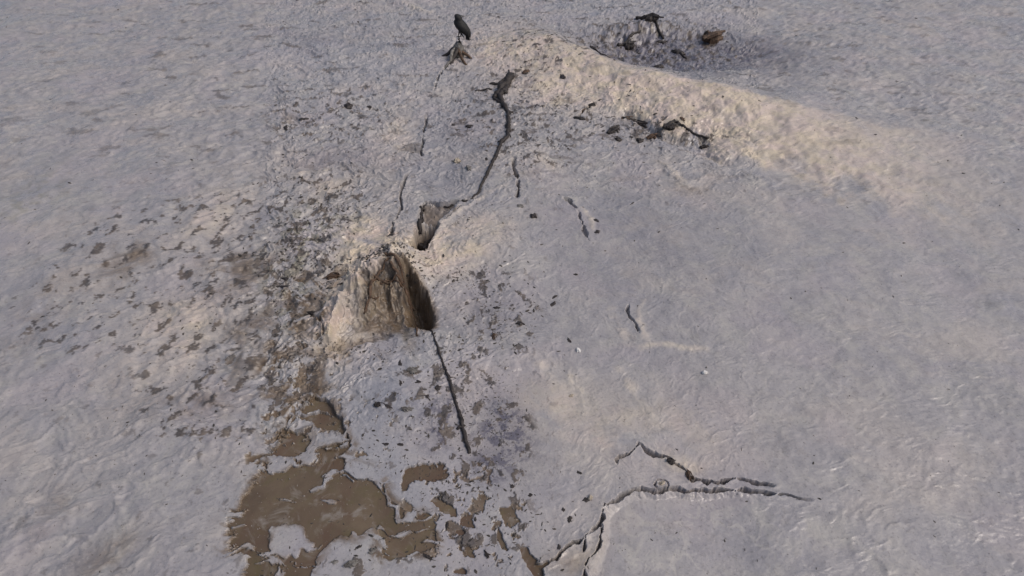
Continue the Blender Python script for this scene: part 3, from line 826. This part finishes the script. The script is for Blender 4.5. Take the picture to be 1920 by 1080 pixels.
# ------------------------------------------------------------------ the bird on its root stump
def make_stump():
    fx, fy = G(858, 106)
    z0 = height(fx, fy)
    root = bpy.data.objects.new('root_stump', None); COL.objects.link(root); root.location = (fx, fy, z0); root.empty_display_size = 0.1
    m = mpp(100)
    trunk = [(0, 0, -0.03), (0.01, 0, 0.06), (0.02, 0.01, 0.12), (0.03, 0.01, 0.17)]
    V, F = tube_geo(trunk, [0.10, 0.085, 0.065, 0.035], 3, 10, 0.2)
    mesh_obj('trunk', V, F, GREYWOOD, root)
    V, F = tube_geo([(0.025, 0.01, 0.13), (0.04, 0.01, 0.17), (0.028, 0.01, 0.21), (0.035, 0.01, 0.24)], [0.028, 0.026, 0.015, 0.016], 4, 8, 0.25)
    mesh_obj('broken_stem', V, F, WOOD, root)
    for k, (dx, dy, r, mt) in enumerate([(-0.17, -0.02, 0.022, WOOD), (-0.12, -0.30, 0.022, GREYWOOD), (-0.03, -0.24, 0.026, WOOD), (0.12, -0.26, 0.02, BARK), (0.20, -0.12, 0.022, BARK), (0.05, 0.2, 0.02, GREYWOOD)]):
        rn = random.Random(k)
        pts = [Vector((dx * 0.1, dy * 0.1, 0.10)), Vector((dx * 0.4 + rn.uniform(-.02, .02), dy * 0.4, 0.075 + rn.uniform(-0.02, 0.02))), Vector((dx * 0.75 + rn.uniform(-.03, .03), dy * 0.75, 0.025)), Vector((dx * 1.15 + rn.uniform(-.04, .04), dy * 1.1, -0.02))]
        for i in (2, 3):
            pts[i].z += height(fx + pts[i].x, fy + pts[i].y) - z0
        pts = resample(pts, 0.03)
        n = len(pts)
        V, F = tube_geo(pts, [r * (1.2 - 0.6 * i / n) for i in range(n)], k, 8, 0.2)
        mesh_obj('root', V, F, mt, root)
    tag(root, 'grey root stump with splayed dark roots under the black bird', 'stump')
    return Vector((fx + 0.035, fy + 0.01, z0 + 0.24))

def make_bird(top):
    root = bpy.data.objects.new('bird', None); COL.objects.link(root); root.location = top; root.empty_display_size = 0.1
    # body: rings along the spine, from tail to crown; seen from behind, facing up and away to the left
    sp = [((0.155, -0.03, 0.005), 0.024, 0.014), ((0.13, -0.02, 0.05), 0.048, 0.03), ((0.095, -0.01, 0.10), 0.075, 0.055), ((0.065, 0.0, 0.155), 0.088, 0.075), ((0.04, 0.0, 0.21), 0.086, 0.078),
          ((0.022, 0.0, 0.265), 0.070, 0.066), ((0.012, 0.0, 0.30), 0.050, 0.05), ((0.006, 0.0, 0.33), 0.046, 0.05), ((0.0, 0.0, 0.36), 0.046, 0.05), ((-0.004, 0.0, 0.385), 0.036, 0.04), ((-0.005, 0, 0.40), 0.014, 0.016)]
    V, F = [], []
    S_ = 14
    for (c, rx, ry) in sp:
        for k in range(S_):
            th = 2 * math.pi * k / S_
            V.append((c[0] + math.cos(th) * rx * 1.32, c[1] + math.sin(th) * ry * 1.32, c[2] - 0.25 * math.cos(th) * rx))
    for i in range(len(sp) - 1):
        for k in range(S_):
            k2 = (k + 1) % S_
            F.append((i * S_ + k, i * S_ + k2, (i + 1) * S_ + k2, (i + 1) * S_ + k))
    F.append(tuple(range(S_))[::-1]); F.append(tuple((len(sp) - 1) * S_ + k for k in range(S_)))
    mesh_obj('body', V, F, PLUM, root)
    def feather_fan(name, base, tips, w, y):
        g = []
        for b_, t_ in zip(base, tips):
            pts = resample([Vector(b_), Vector(t_)], 0.03)
            n = len(pts)
            g.append(tube_geo(pts, [w * math.sin(math.pi * (0.25 + 0.65 * i / n)) for i in range(n)], 1, 6, 0.05, 0.35))
        V, F = merge(g)
        return mesh_obj(name, V, F, PLUM, root)
    feather_fan('tail', [(0.12, -0.02, 0.07)] * 4, [(0.125, -0.05, -0.035), (0.145, -0.05, -0.045), (0.165, -0.05, -0.05), (0.182, -0.045, -0.045)], 0.018, 0)
    feather_fan('wing', [(0.09, -0.05, 0.22), (0.10, -0.05, 0.2), (0.11, -0.045, 0.18)], [(0.165, -0.055, 0.0), (0.17, -0.05, 0.02), (0.165, -0.045, 0.05)], 0.026, 0)
    feather_fan('wing', [(-0.02, -0.05, 0.23), (-0.02, -0.055, 0.21), (-0.01, -0.06, 0.19)], [(0.075, -0.07, 0.02), (0.06, -0.07, 0.04), (0.05, -0.07, 0.06)], 0.026, 0)
    V, F = tube_geo([(0.02, 0.03, 0.355), (0.055, 0.055, 0.352), (0.085, 0.07, 0.34)], [0.016, 0.011, 0.003], 2, 8, 0.03)
    mesh_obj('beak', V, F, BEAK, root)
    for s in (-0.016, 0.02):
        V, F = tube_geo([(0.03 + s, 0, 0.10), (0.012 + s, 0, 0.05), (0.0 + s, 0.0, 0.004)], [0.022, 0.009, 0.006], 3, 7, 0.05)
        leg = mesh_obj('leg', V, F, PLUM, root)
        V, F = merge([tube_geo([(0.0 + s, 0, 0.006), (s + dx, dy, 0.002), (s + dx * 1.5, dy * 1.4, -0.008)], [0.006, 0.005, 0.003], 3, 6, 0.05) for dx, dy in ((-0.018, -0.012), (-0.02, 0.008), (0.018, 0.0))])
        mesh_obj('foot', V, F, BEAK, leg)
    root.scale = (0.80, 0.8, 0.70)
    return tag(root, 'small black bird perched upright on the grey root stump', 'bird')

make_bird(make_stump())

# ------------------------------------------------------------------ roots and twigs hanging round the hollow
HR = [([(688, 540), (696, 520), (712, 506), (730, 494)], 5, 4), ([(722, 484), (740, 492), (756, 506), (764, 522)], 7, 4), ([(700, 512), (724, 516), (748, 510), (766, 520)], 4, 5),
      ([(676, 556), (690, 538), (706, 532)], 4, 3), ([(735, 500), (752, 512), (770, 534), (776, 560)], 6, 3), ([(712, 530), (730, 522), (752, 530)], 4, 3), ([(772, 545), (777, 580), (779, 608)], 4, 3)]
HL = ['brown root arching up the left edge of the mound hollow', 'thick dark root over the crown of the mound hollow', 'brown root crossing the top of the hollow face', 'short brown root at the far left of the hollow face',
      'dark root bending down the right side of the hollow crown', 'thin root hanging in the middle of the hollow face', 'dark root hanging down into the recess of the hollow']
for i, ((px, a, b_), lb) in enumerate(zip(HR, HL)):
    # the crown stands about a hand above the flat: survey these on that level
    z = 0.20
    g = [(q[0], q[1], 0) for q in P(px, 0.14 if i in (5, 6) else z)]
    g = resample(g, 0.02)
    hs = heights([(p.x, p.y) for p in g])
    rn = random.Random(i)
    path = [Vector((p.x + rn.uniform(-.006, .006), p.y, h + 0.006)) for p, h in zip(g, hs)]
    rad = [max(.003, (a * (1 - k / len(path)) + b_ * k / len(path)) * mpp(510) * 0.5 * rn.uniform(.7, 1.3)) for k in range(len(path))]
    base = path[0].copy()
    V, F = tube_geo([p - base for p in path], rad, i)
    o = mesh_obj('root', V, F, BARK); o.location = base
    tag(o, lb, 'root', 'roots round the hollow')

# ------------------------------------------------------------------ driftwood lumps, bark and twigs one can tell apart
D = [  # u, v, w, h, rot, material, label
    (1218, 46, 44, 13, -0.35, WOOD, 'long dark driftwood piece behind the tan bank'),
    (1183, 66, 26, 12, 0.35, WOOD, 'short dark driftwood lump left of the long piece behind the bank'),
    (1112, 80, 12, 8, 0, WOOD, 'small dark lump at the left tip of the trough behind the bank'),
    (1242, 64, 22, 5, 0.2, WOOD, 'thin dark driftwood sliver below the long piece behind the bank'),
    (1276, 84, 24, 7, -0.5, WOOD, 'dark sliver in the grey trough behind the bank'),
    (1240, 105, 20, 8, 0, WOOD, 'dark lump at the foot of the trough behind the bank'),
    (1340, 62, 50, 22, 0.3, BARK, 'dark brown log end at the far right of the trough'),
    (1150, 246, 26, 12, 0.3, WOOD, 'black driftwood lump at the left end of the wood line under the bank'),
    (1174, 220, 24, 8, 0, BARK, 'brown driftwood lump at the top of the wood line under the bank'),
    (1208, 222, 30, 9, -0.6, WOOD, 'dark slanting driftwood piece in the wood line under the bank'),
    (1158, 260, 14, 11, 0.2, WOOD, 'small dark curl of bark below the wood line'),
    (1200, 262, 15, 9, 0, WOOD, 'small black lump lowest in the wood line under the bank'),
    (1222, 255, 24, 11, 0.4, BARK, 'brown bark lump right of the small black lump under the bank'),
    (1238, 246, 10, 14, 0.1, WOOD, 'upright dark chip near the right end of the wood line'),
    (1258, 240, 30, 14, 0.3, WOOD, 'wide dark driftwood lump at the right end of the wood line'),
    (1324, 262, 18, 12, 0, WOOD, 'dark lump at the foot of the bank, far right'),
    (1110, 198, 16, 12, 0.3, WOOD, 'black lump at the top of the small arch below the bank'),
    (1098, 208, 18, 9, 0.8, BARK, 'brown lump in the small arch below the bank'),
    (1086, 226, 12, 13, 0.9, WOOD, 'dark lump at the lower left of the small arch below the bank'),
    (1278, 230, 12, 8, 0, BARK, 'small brown clod on the tan bank above the wood line'),
    (1054, 150, 11, 11, 0.5, WOOD, 'dark chip in the middle of the tan bank'),
    (986, 138, 18, 9, 0, BARK, 'brown clod on the left part of the tan bank'),
    (1070, 375, 22, 6, -0.4, WOOD, 'curved black bark strip on the grey silt right of the branch'),
    (1078, 388, 14, 6, -0.1, WOOD, 'black chip just below the curved bark strip'),
    (1118, 411, 15, 6, -0.9, WOOD, 'dark chip right of the pale fold'),
    (1120, 433, 12, 8, 0.9, WOOD, 'dark chip at the lower end of the pale fold'),
    (1000, 407, 14, 11, -0.6, WOOD, 'dark chip below the short crack right of the branch'),
    (976, 388, 15, 8, -0.5, GREYWOOD, 'grey chip at the lower end of the short crack'),
    (736, 438, 16, 14, 0.6, WOOD, 'dark lump left of the small black hole above the mound'),
    (734, 448, 13, 7, -0.3, WOOD, 'small dark chip under the lump left of the black hole'),
    (1258, 866, 17, 16, -0.5, WOOD, 'dark chunk wedged in the crack at the lower right'),
    (1291, 890, 14, 22, 0.15, BARK, 'brown chunk in the crack right of the dark chunk'),
    (1086, 886, 17, 7, -0.5, WOOD, 'dark flake left of the cracks at the lower right'),
    (1099, 937, 15, 9, 0.5, WOOD, 'dark chip beside the small pale stone near the crack fork'),
    (1068, 974, 9, 14, 0.1, WOOD, 'upright dark flake left of the crack fork'),
    (1048, 1028, 9, 11, 0.4, WOOD, 'dark flake by the lower crack near the bottom edge'),
    (1056, 957, 9, 8, 0, WOOD, 'small dark flake above the upright flake near the crack fork'),
    (1036, 568, 20, 6, 0.9, WOOD, 'slanting dark sliver on the smooth grey mud'),
    (1068, 636, 16, 5, -1.1, WOOD, 'dark sliver touching the white pebble'),
    (1040, 553, 14, 5, 0.7, WOOD, 'short dark sliver above the slanting sliver'),
    (932, 575, 14, 8, -0.4, WOOD, 'dark flake at the left edge of the smooth grey mud'),
    (975, 605, 18, 9, -0.3, WOOD, 'dark flake in the cluster right of the long stick'),
    (925, 632, 8, 22, 0.1, BARK, 'upright brown flake right of the long stick'),
    (653, 200, 10, 17, 0.2, WOOD, 'dark upright chip on the faint crack at the upper left'),
    (692, 198, 12, 6, 0, WOOD, 'small dark chip right of the upright chip at the upper left'),
    (570, 224, 20, 6, 0.5, WOOD, 'dark sliver on the faint crack at the upper left'),
    (536, 240, 9, 11, 0.3, WOOD, 'dark chip near the left end of the faint crack'),
    (708, 522, 26, 7, 0.3, BARK, 'brown bark piece lying on the hollow face'),
    (622, 522, 30, 14, 0.2, BARK, 'reddish brown bark lump left of the mound'),
    (590, 595, 30, 8, -0.2, WOOD, 'dark strip over the lavender patch left of the mound'),
    (535, 540, 22, 7, 0.1, WOOD, 'dark strip lying at the left edge below the greenish litter'),
    (538, 525, 20, 8, -0.3, WOOD, 'dark lump above the strip at the left edge'),
    (712, 770, 16, 13, 0, WOOD, 'dark flake on the smooth blue-grey blister'),
    (730, 772, 24, 5, -0.5, WOOD, 'thin dark sliver right of the flake on the blister'),
    (765, 778, 26, 12, 0, GREYWOOD, 'wide grey flake on the blister'),
    (752, 692, 6, 22, 0.1, WOOD, 'thin upright dark sliver at the top of the blister'),
    (753, 728, 6, 14, 0, WOOD, 'small upright dark sliver lower on the blister'),
    (716, 700, 20, 5, 0.5, WOOD, 'slanting sliver at the upper left of the blister'),
    (775, 705, 22, 16, 0, GREYWOOD, 'grey brown flake left of the long stick'),
    (786, 724, 14, 9, 0, WOOD, 'olive dark flake below the grey brown one'),
    (822, 735, 9, 16, -0.3, WOOD, 'dark crooked flake just left of the long stick'),
    (802, 752, 10, 7, 0, WOOD, 'small black flake between blister and stick'),
    (750, 838, 14, 6, -0.2, WOOD, 'dark flake on the pale crust above the brown water'),
    (724, 838, 16, 6, -0.3, WOOD, 'dark double flake on the pale crust above the brown water'),
    (660, 1058, 26, 20, 0.6, GREYWOOD, 'grey flake on the crust tongue at the bottom edge'),
    (698, 1034, 16, 12, 0.3, GREYWOOD, 'smaller grey flake on the crust tongue'),
    (628, 1054, 13, 9, 0.5, GREYWOOD, 'left grey flake on the crust tongue'),
    (672, 1027, 12, 6, 0.4, WOOD, 'dark sliver near the tip of the crust tongue'),
    (805, 1046, 26, 8, -0.3, WOOD, 'dark oval flake on the crust at the bottom edge'),
    (838, 985, 9, 20, -0.15, WOOD, 'upright dark flake on the crust right of the water'),
    (960, 912, 9, 8, 0, WOOD, 'small dark dot flake right of the bluish stain'),
    (994, 930, 9, 8, 0, WOOD, 'small dark dot flake lower right of the bluish stain'),
    (912, 1040, 8, 22, 0.5, WOOD, 'crooked dark sliver on the crust near the bottom edge'),
    (880, 232, 9, 14, 0.1, WOOD, 'dark chip on the smooth silt left of the branch'),
    (850, 228, 9, 10, 0.2, WOOD, 'small dark chip farther left of the branch'),
    (880, 318, 11, 14, 0.3, GREYWOOD, 'grey chip left of the branch tip'),
    (912, 302, 9, 9, 0, WOOD, 'small dark chip touching the branch middle'),
]
for i, (u, v, w, h_, rot, mt, lb) in enumerate(D):
    nm = 'driftwood_lump' if (w * h_ > 150 or 'lump' in lb or 'driftwood' in lb) else ('bark_sliver' if max(w, h_) > 2 * min(w, h_) else 'bark_flake')
    if h_ > w * 1.3:
        w, h_, rot = h_, w, rot + math.pi / 2
    lump = nm == 'driftwood_lump'
    chunk(nm, u, v, w * 1.05, h_ * 1.1, lb, {'driftwood_lump': 'driftwood', 'bark_sliver': 'sliver', 'bark_flake': 'flake'}[nm], 'driftwood and bark scattered on the mud', mt, i, rot, 0.38 if lump else 0.2, 0.3, lump and w * h_ > 170)

for i, (u, v, w, h_, lb) in enumerate([
        (1084, 655, 9, 14, 'small white pebble on the smooth grey mud'), (1322, 698, 12, 9, 'small white pebble at the right, on the smooth mud'),
        (857, 301, 14, 9, 'pale pebble on the silt left of the branch'), (1107, 934, 11, 12, 'small pale stone beside the dark chip near the crack fork'),
        (1242, 907, 15, 9, 'pale stone ringed by a crack at the lower right'), (1072, 740, 11, 6, 'flat pale pebble lower on the smooth mud')]):
    chunk('pebble', u, v, w, h_, lb, 'pebble', 'pale pebbles', STONE if i < 2 else CLOD, 300 + i, 0.2, 0.7, 0.3)

# ------------------------------------------------------------------ countless scraps of litter
def make_litter():
    rs = np.random.RandomState(7)
    spots = []
    def scatter(u0, u1, v0, v1, n, s0, s1):
        for _ in range(n):
            spots.append((rs.uniform(u0, u1), rs.uniform(v0, v1), rs.uniform(s0, s1) * rs.uniform(0.5, 1) ** 1.5))
    def cluster(u, v, ru, rv, n, s0, s1):
        for _ in range(n):
            spots.append((rs.normal(u, ru), rs.normal(v, rv), rs.uniform(s0, s1) * rs.uniform(0.45, 1)))
    scatter(-100, 2020, 0, 1080, 620, 2, 7); cluster(430, 470, 80, 150, 160, 2, 7); cluster(330, 760, 120, 120, 120, 2, 7)
    scatter(515, 1326, 0, 560, 330, 2, 7)
    scatter(515, 900, 560, 900, 160, 2, 7)
    cluster(565, 470, 45, 80, 520, 2, 8); cluster(620, 400, 60, 40, 170, 2, 7)
    cluster(545, 620, 30, 90, 170, 2, 8)
    cluster(1000, 110, 60, 30, 110, 2, 8); cluster(930, 210, 60, 50, 90, 2, 7); cluster(1200, 190, 80, 30, 60, 2, 7); cluster(1205, 235, 50, 16, 90, 3, 8)
    cluster(940, 590, 40, 40, 150, 2, 7); cluster(830, 700, 70, 60, 230, 2, 7); cluster(900, 780, 40, 60, 160, 2, 5)
    cluster(940, 800, 26, 40, 230, 1.5, 4); cluster(780, 850, 90, 40, 160, 2, 7)
    cluster(900, 1000, 80, 50, 170, 3, 9); cluster(850, 920, 50, 30, 110, 2, 7); cluster(700, 1040, 70, 30, 40, 3, 7)
    cluster(735, 508, 32, 18, 320, 3, 9); cluster(640, 520, 30, 25, 120, 2, 8); cluster(660, 660, 50, 14, 120, 2, 7)
    cluster(1000, 280, 60, 50, 80, 2, 6); cluster(850, 430, 40, 30, 50, 2, 6); cluster(870, 525, 60, 14, 90, 2, 7)
    cluster(1180, 230, 70, 60, 80, 2, 6); cluster(960, 40, 60, 14, 70, 2, 6); cluster(1180, 75, 50, 14, 60, 2, 7)
    xy = np.array([G(u, min(max(v, -8), 1100)) for u, v, _ in spots])
    sz = np.array([s * mpp(min(max(v, 0), 1080)) for _, v, s in spots])
    sv = survey(xy[:, 0].copy(), xy[:, 1].copy())
    hz = np.maximum(sv['h'], -0.012 * 0 + np.where(sv['A'][:, 1] > 0.9, WATER_Z, -9))
    V, F = [], []
    for (x, y), s, z in zip(xy, sz, hz):
        a = rs.uniform(0, math.pi)
        L = s * rs.uniform(0.5, 1.0); W = L * rs.uniform(0.15, 0.6); T = max(0.0012, W * rs.uniform(0.2, 0.5))
        c, q = math.cos(a), math.sin(a)
        tl = rs.uniform(-0.25, 0.25)
        k0 = len(V)
        ring = [(-L, -W * .3), (-L * .2, -W * rs.uniform(.7, 1.1)), (L * rs.uniform(.7, 1.1), -W * .2), (L * rs.uniform(.6, .9), W * .5), (-L * .1, W * rs.uniform(.6, 1)), (-L * .8, W * .4)]
        for zz, kk in ((-T * 0.3, 1.0), (T, 0.75)):
            for (px, py) in ring:
                V.append((x + (px * c - py * q) * kk, y + (px * q + py * c) * kk, z + zz + tl * px * kk))
        F.append(tuple(k0 + i for i in range(5, -1, -1))); F.append(tuple(k0 + 6 + i for i in range(6)))
        for i in range(6):
            j = (i + 1) % 6
            F.append((k0 + i, k0 + j, k0 + 6 + j, k0 + 6 + i))
    o = mesh_obj('plant_litter', V, F, LITTER, smooth=False)
    tag(o, 'fine dark scraps of leaf, bark and twig strewn over the mud', 'litter', kind='stuff')
make_litter()
